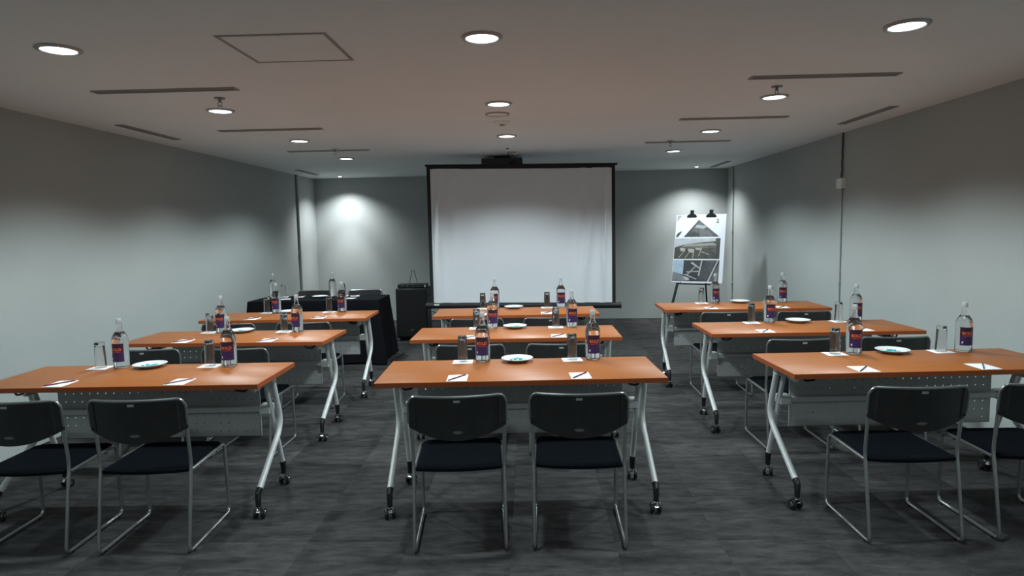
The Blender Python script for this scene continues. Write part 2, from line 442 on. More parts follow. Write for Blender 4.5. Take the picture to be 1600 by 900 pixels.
# ------------------------------------------------------------------ training tables
W, D, TH = 1.5, 0.55, 0.74
def holes_panel(x0, z0, nx_, nz_, p, hr, mx, mz):
    """flat plate in xz with octagonal holes; margins mx (left/right) mz (bottom/top)"""
    b = MB(); pts = []
    for k in range(8):
        a = pi / 8 + k * pi / 4
        pts.append((cos(a) * hr, sin(a) * hr))
    for i in range(nx_):
        for j in range(nz_):
            cx, cz = x0 + (i + .5) * p, z0 + (j + .5) * p
            h = p / 2
            sq = [(h, h * .414), (h * .414, h), (-h * .414, h), (-h, h * .414), (-h, -h * .414), (-h * .414, -h), (h * .414, -h), (h, -h * .414)]
            vv = [(cx + q[0], 0, cz + q[1]) for q in pts] + [(cx + q[0], 0, cz + q[1]) for q in sq] + \
                 [(cx + h, 0, cz + h), (cx - h, 0, cz + h), (cx - h, 0, cz - h), (cx + h, 0, cz - h)]
            ff = [(k, (k + 1) % 8, 8 + (k + 1) % 8, 8 + k) for k in range(8)]
            ff += [(8, 9, 16), (10, 11, 17), (12, 13, 18), (14, 15, 19)]
            b.add(vv, ff)
    X1, Z1 = x0 + nx_ * p, z0 + nz_ * p
    for (a, c_, d, e) in ((x0 - mx, X1 + mx, z0 - mz, z0), (x0 - mx, X1 + mx, Z1, Z1 + mz), (x0 - mx, x0, z0, Z1), (X1, X1 + mx, z0, Z1)):
        b.add([(a, 0, d), (c_, 0, d), (c_, 0, e), (a, 0, e)], [(0, 1, 2, 3)])
    # hems give the sheet its folded thickness
    b.box(x0 - mx, X1 + mx, 0.0, 0.012, z0 - mz, z0 - mz + 0.003)
    b.box(x0 - mx, x0 - mx + 0.003, 0.0, 0.012, z0 - mz, Z1 + mz)
    b.box(X1 + mx - 0.003, X1 + mx, 0.0, 0.012, z0 - mz, Z1 + mz)
    return b

def make_table():
    r = thing('training_table', '', 'table')
    MB().bbox(-W / 2 + .002, W / 2 - .002, -D / 2 + .002, D / 2 - .002, TH - 0.026, TH, 0.0015).build('tabletop', M_wood, r)
    b = MB(); e = 0.0022
    b.box(-W / 2, W / 2, -D / 2, -D / 2 + e, TH - 0.026, TH - .001); b.box(-W / 2, W / 2, D / 2 - e, D / 2, TH - 0.026, TH - .001)
    b.box(-W / 2, -W / 2 + e, -D / 2 + e, D / 2 - e, TH - 0.026, TH - .001); b.box(W / 2 - e, W / 2, -D / 2 + e, D / 2 - e, TH - 0.026, TH - .001)
    b.build('edge_band', M_edge, r)
    panel = holes_panel(-0.5655, 0.345, 24, 7, 0.047125, 0.0040, 0.022, 0.010).build('modesty_panel', M_panel, r, (0, 0.13, 0))
    MB().bbox(-0.645, 0.645, 0.085, 0.120, 0.490, 0.520, 0.003).build('crossbeam', M_panel, r)
    for s in (-1, 1):
        # foot positions
        fx, rx = 0.700 * s, 0.664 * s
        fl = MB().tube([(fx, 0.045, 0.695), (fx, 0.150, 0.405), (fx, -0.205, 0.155)], 0.0165, 14, fillet=0.10, seg=8).build('leg', M_legpaint, r)
        rl = MB().tube([(rx, 0.030, 0.695), (rx, 0.225, 0.150)], 0.0150, 14).build('leg', M_legpaint, r)
        for leg, x, y0, z0, dy, dz in ((fl, fx, -0.205, 0.155, -0.355, -0.25), (rl, rx, 0.225, 0.150, 0.195, -0.545)):
            d = Vector((0, dy, dz)).normalized(); p = Vector((x, y0, z0))
            q = p + d * 0.030
            MB().tube([tuple(p - d * 0.002), tuple(q), (x, q.y, 0.070)], [0.0178, 0.0165, 0.0135], 12).build('leg_sleeve', M_blackp, leg)
            yw = random.uniform(-.9, .9)
            R = Matrix.Translation((x, q.y, 0)) @ Matrix.Rotation(yw, 4, 'Z') @ Matrix.Translation((0, 0.012, 0))
            hb = MB()
            n = 10; prof = [(cos(a) * .0285, .030 + sin(a) * .0285) for a in [radians(10 + 150 * k / n) for k in range(n + 1)]]
            inn = [(cos(a) * .025, .030 + sin(a) * .025) for a in [radians(10 + 150 * k / n) for k in range(n + 1)]]
            rings = [[(-.010, y_, z_), (.010, y_, z_), (.010, yi, zi), (-.010, yi, zi)] for (y_, z_), (yi, zi) in zip(prof, inn)]
            hb.loft(rings, True, True, False)
            hb.tube([(0, -0.012, 0.050), (0, -0.012, 0.074)], 0.006, 8)
            hb.xform(R).build('caster_hood', M_chrome, leg)
            for k in (-1, 1):
                wb = MB().lathe([(0.0, -.009), (.020, -.009), (.026, -.006), (.028, 0.0), (.026, .006), (.020, .009), (.013, .009)], 20)
                wb.lathe([(.013, .009), (.012, .0105), (0.0, .012)], 20, mi=1)
                Mx = Matrix.Translation((0.0195 * k, 0, 0.028)) @ Matrix.Rotation(pi / 2 * k, 4, 'Y')
                wb.xform(R @ Mx).build('caster_wheel', [M_blackp, M_chrome], leg)
        # hinge bracket under the top
        b = MB().bbox(0.632 * s - .012, 0.632 * s + .012, -0.060, 0.120, 0.640, 0.713, 0.004)
        b.box(min(.60 * s, .72 * s), max(.60 * s, .72 * s), -0.13, 0.16, 0.706, 0.714)
        b.bbox(min(.640 * s, .718 * s), max(.640 * s, .718 * s), 0.015, 0.062, 0.668, 0.708, 0.004)
        b.build('hinge_bracket', M_legpaint, r)
        MB().bbox(min(.60 * s, .665 * s), max(.60 * s, .665 * s), 0.075, 0.150, 0.478, 0.532, 0.005).build('beam_clamp', M_panel, r)
        # black latch arm with its release lever
        MB().tube([(0.635 * s, 0.02, 0.652), (0.52 * s, -0.10, 0.694), (0.49 * s, -0.12, 0.706)], 0.007, 8, fillet=.03).build('latch_arm', M_blackp, r)
        MB().tube([(0.56 * s, -0.14, 0.708), (0.575 * s, -0.14, 0.676), (0.620 * s, -0.13, 0.668), (0.635 * s, -0.12, 0.684)], 0.006, 8, fillet=.02).build('release_lever', M_blackp, r)
    return r

# ------------------------------------------------------------------ stacking sled chairs
def make_chair():
    r = thing('sled_chair', '', 'chair')
    hw = 0.214
    for s in (-1, 1):
        x = hw * s
        MB().tube([(x * 1.01, -0.190, 0.722), (x, -0.158, 0.420), (x, -0.230, 0.0095), (x, 0.222, 0.0095), (x * .985, 0.212, 0.392), (x * .985, -0.150, 0.386)],
                  0.0085, 10, fillet=0.035, seg=5).build('side_frame', M_tube, r)
        for y in (-0.19, 0.18):
            MB().lathe([(0.0, 0.0), (0.0115, 0.0), (0.0115, 0.010), (0.0, 0.010)], 10, (x, y, 0)).build('glide', M_blackp, r)
    for y in (-0.08, 0.13):
        MB().tube([(-hw, y, 0.378), (hw, y, 0.378)], 0.007, 8).build('crossbar', M_tube, r)
    # seat pad
    def ring(i, z):
        pts = []
        w = 0.203 - i
        n = 10
        for k in range(n + 1):                       # rear edge, bowed backwards
            u = -1 + 2 * k / n
            pts.append((w * u, -0.172 - 0.024 * (1 - u * u) + i, z))
        for u in (0.92, 0.7, 0.0, -0.7, -0.92):
            pts.append((w * u, 0.222 - i - 0.018 * max(0, abs(u) - .6), z))
        pts.insert(n + 1, (w, 0.195 - i, z)); pts.append((-w, 0.195 - i, z))
        return pts
    MB().loft([ring(0.012, 0.378), ring(0.0, 0.384), ring(0.0, 0.397), ring(0.008, 0.406), ring(0.03, 0.410)], True, True, True).build('seat', M_seat, r)
    # backrest shell
    nu, nv = 24, 8
    def surf(u, v, off):
        au = abs(u)
        x = 0.226 * u
        zt = 0.750 - 0.026 * max(0, (au - 0.86) / 0.14) ** 2
        zb = 0.541 + 0.062 * au ** 2.0
        z = zb + (zt - zb) * v
        yl = -0.158 - (z - 0.420) * (0.032 / 0.302)
        y = yl - 0.044 * (1 - u * u) - 0.009
        return (x, y + off, z)
    vv, ff = [], []
    for off in (-0.005, 0.006):
        for j in range(nv + 1):
            for i in range(nu + 1):
                vv.append(surf(-1 + 2 * i / nu, j / nv, off))
    n1 = (nu + 1) * (nv + 1)
    idx = lambda i, j, k: k * n1 + j * (nu + 1) + i
    for j in range(nv):
        for i in range(nu):
            ff.append((idx(i, j, 0), idx(i + 1, j, 0), idx(i + 1, j + 1, 0), idx(i, j + 1, 0)))
            ff.append((idx(i, j, 1), idx(i, j + 1, 1), idx(i + 1, j + 1, 1), idx(i + 1, j, 1)))
    for i in range(nu):
        ff.append((idx(i, 0, 0), idx(i, 0, 1), idx(i + 1, 0, 1), idx(i + 1, 0, 0)))
        ff.append((idx(i, nv, 0), idx(i + 1, nv, 0), idx(i + 1, nv, 1), idx(i, nv, 1)))
    for j in range(nv):
        ff.append((idx(0, j, 0), idx(0, j + 1, 0), idx(0, j + 1, 1), idx(0, j, 1)))
        ff.append((idx(nu, j, 0), idx(nu, j, 1), idx(nu, j + 1, 1), idx(nu, j + 1, 0)))
    back = MB().add(vv, ff, True).build('backrest', M_shell, r)
    path = [surf(-1, 0.15, 0)] + [surf(-1, 0.6, 0), surf(-1, 0.92, 0)] + [surf(-1 + 2 * i / 40, 1.0, 0.0) for i in range(1, 40)] + [surf(1, 0.92, 0), surf(1, 0.6, 0), surf(1, 0.15, 0)]
    MB().tube(path, 0.0072, 8).build('back_rim', M_rim_highlight, back)
    for s in (-1, 1):
        MB().tube([surf(0.86 * s, 0.08, -0.005), surf(0.86 * s, 0.5, -0.005), surf(0.86 * s, 0.95, -0.005)], 0.0055, 8).build('tube_socket', M_shell, back)
        c = surf(0.93 * s, 0.12, -0.006)
        MB().lathe([(0.0, 0.004), (0.006, 0.003), (0.007, 0.0), (0.0, 0.0)], 10).xform(Matrix.Translation(c) @ Matrix.Rotation(pi / 2, 4, 'X')).build('screw', M_blackp, back)
    a = [surf(u, v, -0.0062) for u, v in ((-.065, .885), (.065, .885), (.065, .94), (-.065, .94))]
    a2 = [surf(u, v, -0.0045) for u, v in ((-.065, .885), (.065, .885), (.065, .94), (-.065, .94))]
    MB().loft([a2, a]).build('paper_sticker', M_white if False else M_sticker, back)
    o1 = [surf(0.105 * cos(t), 0.20 + 0.036 * sin(t), -0.0050) for t in [2 * pi * k / 20 for k in range(20)]]
    o2 = [surf(0.102 * cos(t), 0.20 + 0.033 * sin(t), -0.0072) for t in [2 * pi * k / 20 for k in range(20)]]
    o3 = [surf(0.088 * cos(t), 0.20 + 0.021 * sin(t), -0.0066) for t in [2 * pi * k / 20 for k in range(20)]]
    MB().loft([o1, o2, o3]).build('maker_badge', M_badge, back)
    return r
M_sticker = mat('sticker', (0.42, 0.43, 0.43, 1), 0.6, noise=0.2, scale=200)
M_badge = mat('badge', (0.17, 0.175, 0.175, 1), 0.4, metal=0.3, noise=0.1, scale=100)

TABLES = {  # x, y, yaw, words
    'C1': (-0.068, 3.475, 0.0333, 'front middle table'), 'C2': (-0.116, 4.731, 0.0039, 'second-row middle table'), 'C3': (-0.144, 5.966, 0.0191, 'third-row middle table'),
    'L1': (-2.168, 3.450, 0.0191, 'front left table'), 'L2': (-2.224, 4.721, -0.0190, 'second-row left table'), 'L3': (-2.240, 5.888, 0.0173, 'third-row left table'),
    'R1': (2.078, 3.568, 0.0432, 'front right table'), 'R2': (2.027, 4.809, 0.0087, 'second-row right table'), 'R3': (1.985, 6.135, -0.0177, 'third-row right table')}
CHAIRS = {  # local x, y, yaw of left and right chair
    'C1': [(-0.310, -0.375, 0.04), (0.272, -0.375, -0.055)], 'C2': [(-0.299, -0.36, 0.02), (0.308, -0.36, -0.01)], 'C3': [(-0.335, -0.36, 0.0), (0.290, -0.36, 0.02)],
    'L1': [(-0.292, -0.372, 0.02), (0.296, -0.372, 0.025)], 'L2': [(-0.362, -0.36, 0.03), (0.251, -0.36, 0.0)], 'L3': [(-0.350, -0.36, 0.0), (0.286, -0.36, 0.03)],
    'R1': [(-0.312, -0.400, -0.04), (0.300, -0.400, -0.03)], 'R2': [(-0.255, -0.390, 0.0), (0.371, -0.36, -0.02)], 'R3': [(-0.270, -0.36, 0.0), (0.385, -0.36, 0.0)]}
tproto = make_table()
cproto = make_chair()
tfirst = cfirst = True
def place_chair(x, y, rz, label, group):
    global cfirst
    o = cproto if cfirst else copy_tree(cproto)
    cfirst = False
    o.location = (x, y, 0); o.rotation_euler = (0, 0, rz)
    tag(o, label, 'chair', group)
def world_pt(k, lx, ly):
    x, y, a, _ = TABLES[k]
    return (x + lx * cos(a) - ly * sin(a), y + lx * sin(a) + ly * cos(a))
for k, (x, y, a, words) in TABLES.items():
    o = tproto if tfirst else copy_tree(tproto)
    tfirst = False
    o.location = (x, y, 0); o.rotation_euler = (0, 0, a)
    tag(o, words.replace(' table', '') + ' orange wood training table on silver castered legs', 'table', 'training tables in three rows')
    for i, (cx, cy, ca) in enumerate(CHAIRS[k]):
        px, py = world_pt(k, cx, cy)
        place_chair(px, py, a + ca, 'black %s sled chair at the %s' % (('left', 'right')[i], words), 'sled chairs at the training tables')

# ------------------------------------------------------------------ table settings
def text_mesh(body, size, matl, name):
    cu = bpy.data.curves.new(name, 'FONT'); cu.body = body; cu.size = size; cu.align_x = 'CENTER'; cu.offset = size * 0.022
    cu.resolution_u = 2
    ob = bpy.data.objects.new(name, cu); COL.objects.link(ob)
    dg = bpy.context.evaluated_depsgraph_get()
    me = bpy.data.meshes.new_from_object(ob.evaluated_get(dg))
    bpy.data.objects.remove(ob); bpy.data.curves.remove(cu)
    me.name = name
    me.materials.clear(); me.materials.append(matl)
    return me
BR = 0.0435
def wrap(me, r, z0):
    for v in me.vertices:
        a = v.co.x / r
        v.co = Vector((r * sin(a), -r * cos(a), z0 + v.co.y))
    me.update(); return me

def curved_patch(b, x0, x1, z0, z1, r, n=8, mi=0):
    vv, ff = [], []
    for i in range(n + 1):
        a = (x0 + (x1 - x0) * i / n) / r
        vv += [(r * sin(a), -r * cos(a), z0), (r * sin(a), -r * cos(a), z1)]
    for i in range(n):
        ff.append((2 * i, 2 * i + 2, 2 * i + 3, 2 * i + 1))
    b.add(vv, ff, True, mi)

def make_bottle(with_label):
    r = thing('water_bottle', '', 'bottle')
    outer = [(0.0, 0.004), (0.030, 0.0), (0.040, 0.001), (BR, 0.006), (BR, 0.165), (0.0425, 0.176), (0.038, 0.190), (0.029, 0.205), (0.0195, 0.219), (0.0155, 0.232), (0.0145, 0.252), (0.0145, 0.268)]
    inner = [(0.0115, 0.268), (0.0118, 0.234), (0.0160, 0.219), (0.0258, 0.204), (0.0352, 0.187), (0.0400, 0.172), (0.0408, 0.160), (0.0408, 0.012), (0.036, 0.008), (0.0, 0.010)]
    MB().lathe(outer + inner, 32).build('glass_body', M_glass, r)
    wat = [(0.0, 0.0095), (0.0362, 0.0076), (0.0413, 0.0118), (0.0413, 0.160), (0.0405, 0.1725), (0.0357, 0.1875), (0.0263, 0.2045), (0.0207, 0.2125), (0.0, 0.2125)]
    MB().lathe(wat, 32).build('water', M_water, r)
    MB().lathe([(0.0, 0.290), (0.0125, 0.290), (0.0148, 0.287), (0.0150, 0.264), (0.0146, 0.261), (0.0, 0.261)], 20).build('cap', M_cap, r)
    if with_label:
        b = MB(); R0 = BR + 0.0004
        curved_patch(b, -0.042, 0.042, 0.040, 0.147, R0, 14)
        lb = b.build('paper_label', M_label, r)
        link('label_lettering', wrap(BOLD_ME, R0 + 0.0004, 0.104), lb)
        b = MB()
        xs = -0.024
        for wd in (0.006, 0.010, 0.005, 0.012, 0.007):
            curved_patch(b, xs, xs + wd, 0.094, 0.0985, R0 + 0.0004, 2); xs += wd + 0.0022
        b.build('label_small_print', M_red, lb)
        b = MB()
        curved_patch(b, -0.032, -0.026, 0.052, 0.062, R0 + 0.0004, 2)
        curved_patch(b, -0.029, -0.024, 0.0595, 0.064, R0 + 0.0004, 2)
        b.build('label_emblem', M_lwhite, lb)
    return r
BOLD_ME = text_mesh('BOLD', 0.0235, M_orange, 'label_lettering')
def make_tumbler():
    r = thing('tumbler', '', 'glass')
    # stands upside down: rim on the card, heavy base on top
    prof = [(0.0305, 0.0), (0.0268, 0.148), (0.0255, 0.1515), (0.0, 0.1515), (0.0, 0.131), (0.020, 0.131), (0.0238, 0.127), (0.0288, 0.0)]
    MB().lathe(prof[:], 28, closed=True).build('glass_body', M_glass, r)
    return r
def make_plate():
    r = thing('saucer', '', 'plate')
    prof = [(0.0, 0.0035), (0.045, 0.0), (0.050, 0.0), (0.053, 0.003), (0.078, 0.015), (0.092, 0.0205), (0.0925, 0.022), (0.090, 0.0225), (0.076, 0.018), (0.052, 0.0075), (0.0, 0.0065)]
    MB().lathe(prof, 36).build('dish', M_china, r)
    return r
def make_card(w, d, h):
    return MB().bbox(-w / 2, w / 2, -d / 2, d / 2, 0.0, h, h * .3)
def make_pencil(mt):
    r = thing('pencil', '', 'pencil')
    b = MB().tube([(-0.080, 0, 0.0036), (0.062, 0, 0.0036)], 0.0036, 6)
    b.build('shaft', mt, r)
    MB().tube([(0.062, 0, 0.0036), (0.080, 0, 0.0030)], [0.0036, 0.0006], 6).build('sharpened_tip', M_tip, r)
    return r
def make_candy():
    b = MB().lathe([(0.0, 0.0), (0.007, 0.001), (0.0095, 0.004), (0.007, 0.007), (0.0, 0.008)], 10)
    for s in (-1, 1):
        b.add([(0.008 * s, -0.002, 0.003), (0.008 * s, 0.002, 0.003), (0.008 * s, 0, 0.006), (0.018 * s, -0.007, 0.002), (0.018 * s, 0.007, 0.003), (0.017 * s, 0, 0.008)],
              [(0, 1, 4, 3), (1, 2, 5, 4), (2, 0, 3, 5), (3, 4, 5), (0, 2, 1)])
    return b.mesh('wrapped_candy', M_candy)

PROTO = {'bottle': [make_bottle, (True,), None], 'plain': [make_bottle, (False,), None], 'tumbler': [make_tumbler, (), None], 'plate': [make_plate, (), None],
         'pencil': [make_pencil, (M_pencil,), None], 'pencilk': [make_pencil, (M_pencilk,), None]}
def put(kind, x, y, z, rz, label, cat, group):
    p = PROTO[kind]
    if p[2] is None:
        p[2] = o = p[0](*p[1])
    else:
        o = copy_tree(p[2])
    o.location = (x, y, z); o.rotation_euler = (0, 0, rz)
    tag(o, label, cat, group)
    return o
COASTER = make_card(0.115, 0.105, 0.0016).mesh('paper_coaster', M_white)
NOTE = make_card(0.105, 0.140, 0.003).mesh('notepad', M_white)
CANDY = make_candy()
def flat(name, me, x, y, z, rz, label, cat, group):
    return tag(link(name, me, None, (x, y, z), rz), label, cat, group)

XS = {  # tumbler L, bottle L, plate, tumbler R, bottle R, notepad L, notepad R (local x on each table)
    'C1': (-0.330, -0.213, -0.013, 0.309, 0.431, -0.329, 0.310), 'C2': (-0.312, -0.187, -0.013, 0.304, 0.430, -0.312, 0.307), 'C3': (-0.323, -0.205, -0.023, 0.301, 0.437, -0.32, 0.280),
    'L1': (-0.369, -0.248, -0.077, 0.278, 0.393, -0.323, 0.310), 'L2': (-0.318, -0.221, -0.061, 0.279, 0.387, -0.301, 0.321), 'L3': (-0.318, -0.226, -0.100, 0.286, 0.410, -0.291, 0.315),
    'R1': (-0.290, -0.178, 0.052, 0.340, 0.474, -0.351, 0.281), 'R2': (-0.305, -0.165, 0.055, 0.370, 0.505, -0.348, 0.345), 'R3': (-0.306, -0.174, 0.069, 0.360, 0.483, -0.315, 0.329)}
YS = {'C1': (0.215, 0.222, 0.205), 'C2': (0.210, 0.222, 0.205), 'C3': (0.215, 0.225, 0.205), 'L1': (0.200, 0.205, 0.200), 'L2': (0.205, 0.200, 0.205), 'L3': (0.210, 0.215, 0.205),
      'R1': (0.210, 0.212, 0.210), 'R2': (0.210, 0.215, 0.208), 'R3': (0.200, 0.210, 0.208)}
NCANDY = {'C1': 7, 'L1': 6, 'R1': 6, 'C2': 6, 'L2': 4, 'C3': 2}
for k, (tx, ty, ta, words) in TABLES.items():
    gL, bL, pl, gR, bR, nL, nR = XS[k]
    yc, ybt, yp = YS[k]
    for side, gx, bx, nx_ in (('left', gL, bL, nL), ('right', gR, bR, nR)):
        wob = random.uniform(-.05, .05)
        x, y = world_pt(k, gx, yc)
        flat('paper_coaster', COASTER, x, y, TH + .0002, ta + wob, 'white paper coaster under the %s tumbler on the %s' % (side, words), 'coaster', 'paper coasters under tumblers')
        put('tumbler', x, y, TH + .002, random.uniform(0, 6), 'upturned clear tumbler by the %s seat of the %s' % (side, words), 'glass', 'upturned tumblers on the tables')
        x, y = world_pt(k, bx, ybt + random.uniform(-.006, .006))
        put('bottle', x, y, TH + .0003, ta + random.uniform(-.2, .2), 'clear water bottle with purple label, %s one on the %s' % (side, words), 'bottle', 'labelled water bottles')
        x, y = world_pt(k, nx_, -0.200)
        flat('notepad', NOTE, x, y, TH + .0002, ta + wob * .5, 'white notepad at the %s seat of the %s' % (side, words), 'notepad', 'notepads on the tables')
        x2, y2 = world_pt(k, nx_ + .003, -0.198)
        dark = k[0] == 'R'
        put('pencilk' if dark else 'pencil', x2, y2, TH + .0035, ta + radians(random.uniform(48, 56)),
            '%s pencil lying across the %s notepad of the %s' % ('dark grey' if dark else 'maroon', side, words), 'pencil', 'pencils on notepads')
    x, y = world_pt(k, pl, yp)
    sweets = NCANDY.get(k, 0)
    put('plate', x, y, TH + .0003, 0, 'round white saucer %s on the %s' % ('of teal sweets' if sweets else 'standing', words), 'plate', 'white saucers on the tables')
    for i in range(sweets):
        a = 2.4 * i + tx; rr = 0.011 + 0.0058 * i
        o = flat('wrapped_candy', CANDY, x + rr * cos(a), y + rr * .8 * sin(a), TH + .0075 + (0.005 if i == 0 else 0), random.uniform(0, 6),
                 'teal wrapped sweet lying on the saucer of the %s' % words, 'sweet', 'sweets on the %s' % words)

# ------------------------------------------------------------------ head table under its black cloth
HX0, HX1, HY0, HY1 = -3.225, -1.735, 7.16, 7.72
r = thing('head_table', 'long table hidden under black cloth by the left wall', 'table', ((HX0 + HX1) / 2, (HY0 + HY1) / 2, 0))
MB().box(-.735, .735, -.27, .27, .712, .734).build('tabletop', M_wood, r)
for sx in (-1, 1):
    for sy in (-1, 1):
        MB().tube([(.66 * sx, .22 * sy, 0), (.66 * sx, .22 * sy, .712)], .016, 10).build('leg', M_tube, r)
def cloth():
    cx, cy = (HX0 + HX1) / 2, (HY0 + HY1) / 2
    hx, hy = (HX1 - HX0) / 2, (HY1 - HY0) / 2
    pts, nrm, run = [], [], []
    N = 26; nc = 6; s = 0.0; rc = 0.02
    def side(p, q, n_):
        for i in range(n_):
            u = i / n_
            yield (p[0] + (q[0] - p[0]) * u, p[1] + (q[1] - p[1]) * u)
    corners = [(-hx, -hy), (hx, -hy), (hx, hy), (-hx, hy)]
    nms = [(0, -1), (1, 0), (0, 1), (-1, 0)]
    ns = [52, 24, 52, 24]
    for e in range(4):
        p, q = corners[e], corners[(e + 1) % 4]
        for i, c in enumerate(side(p, q, ns[e])):
            u = i / ns[e]
            n0 = Vector((*nms[e], 0)); 
            cw = max(0, 1 - u * ns[e] / 4.0); cw2 = max(0, 1 - (1 - u) * ns[e] / 4.0)
            n = n0 + Vector((*nms[(e - 1) % 4], 0)) * cw + Vector((*nms[(e + 1) % 4], 0)) * cw2
            pts.append(c); nrm.append(n.normalized()); run.append((e, u, max(cw, cw2)))
    rings = []
    levels = [(0.0, 0.0), (0.006, -.002), (0.010, -.010), (0.012, -.10), (0.02, -.25), (0.028, -.42), (0.036, -.58), (0.040, -.70), (0.041, -.722)]
    top = 0.7400
    rings.append([(cx + p[0] * .985, cy + p[1] * .96, top) for p in pts])
    for off, dz in levels:
        t = min(1, -dz / .7)
        ring = []
        for (p, n, (e, u, cw)) in zip(pts, nrm, run):
            L = u * (2 * hx if e % 2 == 0 else 2 * hy)
            wv = (sin(L * 14 + e * 2) * .6 + sin(L * 23 + 1.3 * e) * .4) * .022 * t
            o = off + wv + cw * .075 * t
            ring.append((cx + p[0] + n.x * o, cy + p[1] + n.y * o, top + dz - (0.008 * sin(L * 9) * t * (dz < -.7))))
        rings.append(ring)
    return MB().loft(rings, True, False, True)
b = cloth()
b.f.append(tuple(range(152))); b.sm.append(False); b.mi.append(0)
tag(b.build('tablecloth', M_cloth), 'black floor-length cloth draped over the head table at left', 'tablecloth')
zh = 0.7405
for x, y, s in ((-3.10, 7.58, 'left'), (-2.385, 7.60, 'right')):
    put('plain', x, y, zh, 0, 'clear unlabelled water bottle, %s one on the black-clothed table' % s, 'bottle', 'bottles on the head table')
for x, y, s in ((-2.985, 7.60, 'left'), (-2.265, 7.62, 'right')):
    flat('paper_coaster', COASTER, x, y, zh, 0.1, 'white paper coaster under the %s tumbler on the black-clothed table' % s, 'coaster', 'coasters on the head table')
    put('tumbler', x, y, zh + .0018, 0, 'upturned tumbler, %s one on the black-clothed table' % s, 'glass', 'tumblers on the head table')
put('plate', -2.50, 7.47, zh, 0, 'white saucer in the middle of the black-clothed table', 'plate', 'white saucers on the tables')
for x, y, a, s in ((-2.87, 7.36, .3, 'left'), (-2.10, 7.34, -.2, 'right')):
    flat('loose_card', COASTER, x, y, zh, a, 'white card near front edge of black-clothed table, %s one' % s, 'card', 'cards on the head table')
for x, y, a, s in ((-2.79, 7.60, .2, 'left'), (-2.12, 7.60, .3, 'right')):
    flat('notepad', NOTE, x, y, zh, a, 'white notepad on the black-clothed table, %s one' % s, 'notepad', 'notepads on the head table')
    put('pencil', x, y, zh + .0033, a + .6, 'maroon pencil on the %s notepad of the black-clothed table' % s, 'pencil', 'pencils on the head table')
place_chair(-2.815, 8.02, pi, 'black sled chair behind the head table, left one near wall', 'chairs behind the head table')
place_chair(-2.16, 8.02, pi - .03, 'black sled chair behind the head table, right one near loudspeaker', 'chairs behind the head table')

# ------------------------------------------------------------------ loudspeaker, receiver, cables
SX, SY = -1.635, 8.83
r = thing('loudspeaker', 'black floor loudspeaker cabinet left of the projection screen', 'speaker', (SX, SY, 0))
bevel(MB().box(-0.215, 0.215, -0.19, 0.19, 0.045, 0.725).build('cabinet', M_blackp, r), 0.012, 2)
MB().bbox(-0.200, 0.200, -0.200, -0.188, 0.065, 0.705, 0.004).build('grille', M_grill, r)
MB().box(-0.018, 0.018, -0.2015, -0.2, 0.150, 0.157).build('nameplate', M_conduit, r)
for sx in (-1, 1):
    for sy in (-1, 1):
        MB().lathe([(0, 0), (.022, 0), (.028, .045), (0, .045)], 12, (.16 * sx, .14 * sy, 0)).build('foot', M_blackp, r)
    MB().bbox(.2 * sx - .02, .2 * sx + .02, -.06, .06, .60, .64, .004).build('side_handle', M_blackp, r)
r = thing('wireless_receiver', 'slim black receiver with two antennas on the loudspeaker', 'receiver', (SX, SY - .04, 0.726))
bevel(MB().box(-.19, .20, -.12, .10, .004, .052).build('case', M_blackp, r), .004, 2)
for i in range(4):
    MB().lathe([(0, .010), (.009, .009), (.010, 0), (0, 0)], 12).xform(Matrix.Translation((-.13 + .075 * i, -.12, .028)) @ Matrix.Rotation(pi / 2, 4, 'X')).build('knob', M_dark, r)
MB().box(.178, .196, -.1225, -.12, .010, .048).build('side_plate', M_conduit, r)
for sx, lx in ((-1, .055), (1, -.06)):
    MB().tube([(lx, .06, .05), (lx * .1 - .006 * sx, .05, .245)], .004, 8).build('antenna', M_blackp, r)
def cable(name, pts, rad, label):
    b = MB().tube([(x, y, z) for x, y, z in pts], rad, 8, fillet=.15, seg=8)
    tag(b.build(name, M_blackp), label, 'cable')
cable('floor_cable', [(-1.86, 8.72, .006), (-1.80, 8.2, .006), (-1.55, 7.75, .006), (-1.66, 7.30, .006), (-1.45, 6.95, .006), (-1.2, 7.1, .006), (-.95, 7.6, .006)], .006, 'black cable on carpet beside the black tablecloth')
cable('speaker_cable', [(-1.40, 8.99, .36), (-1.30, 9.05, .30), (-1.2, 9.1, .006), (-1.0, 9.3, .006), (-.5, 9.2, .006)], .006, 'black cable hanging from the back of the loudspeaker')

# ------------------------------------------------------------------ tripod projection screen
SCX, SCY, SCR = -0.102, 7.62, 0.013
r = thing('projection_screen', 'white tripod projection screen with black border and case', 'screen', (SCX, SCY, 0), 0)
def scz(x, z): return z - SCR * x
wv, wf = [], []
nx_, nz_ = 72, 40
x0, x1, z0, z1 = -1.070, 1.070, 0.625, 2.215
def wrinkle(x, z):
    t = (z - z0) / (z1 - z0)
    y = 0.004 * sin(x * 3.0 + 1.0)
    for c, w, a, sl in ((-0.98, .045, .045, .05), (-0.80, .06, .018, .02), (0.82, .045, .045, .20), (0.98, .030, .045, .06), (0.68, .05, .02, .14), (-.4, .12, .008, 0), (.3, .15, .008, 0)):
        d = (x - c - sl * (t - .6)) / w
        y -= a * math.exp(-d * d) * (0.25 + 0.75 * sin(pi * min(1, max(0, t * .85 + .08))))
    return y * min(1, (1.07 - abs(x)) / .03 + .1)
for k, yo in ((0, 0.0), (1, 0.0015)):
    for j in range(nz_ + 1):
        for i in range(nx_ + 1):
            x = x0 + (x1 - x0) * i / nx_; z = z0 + (z1 - z0) * j / nz_
            wv.append((x, wrinkle(x, z) + yo, scz(x, z)))
n1 = (nx_ + 1) * (nz_ + 1)
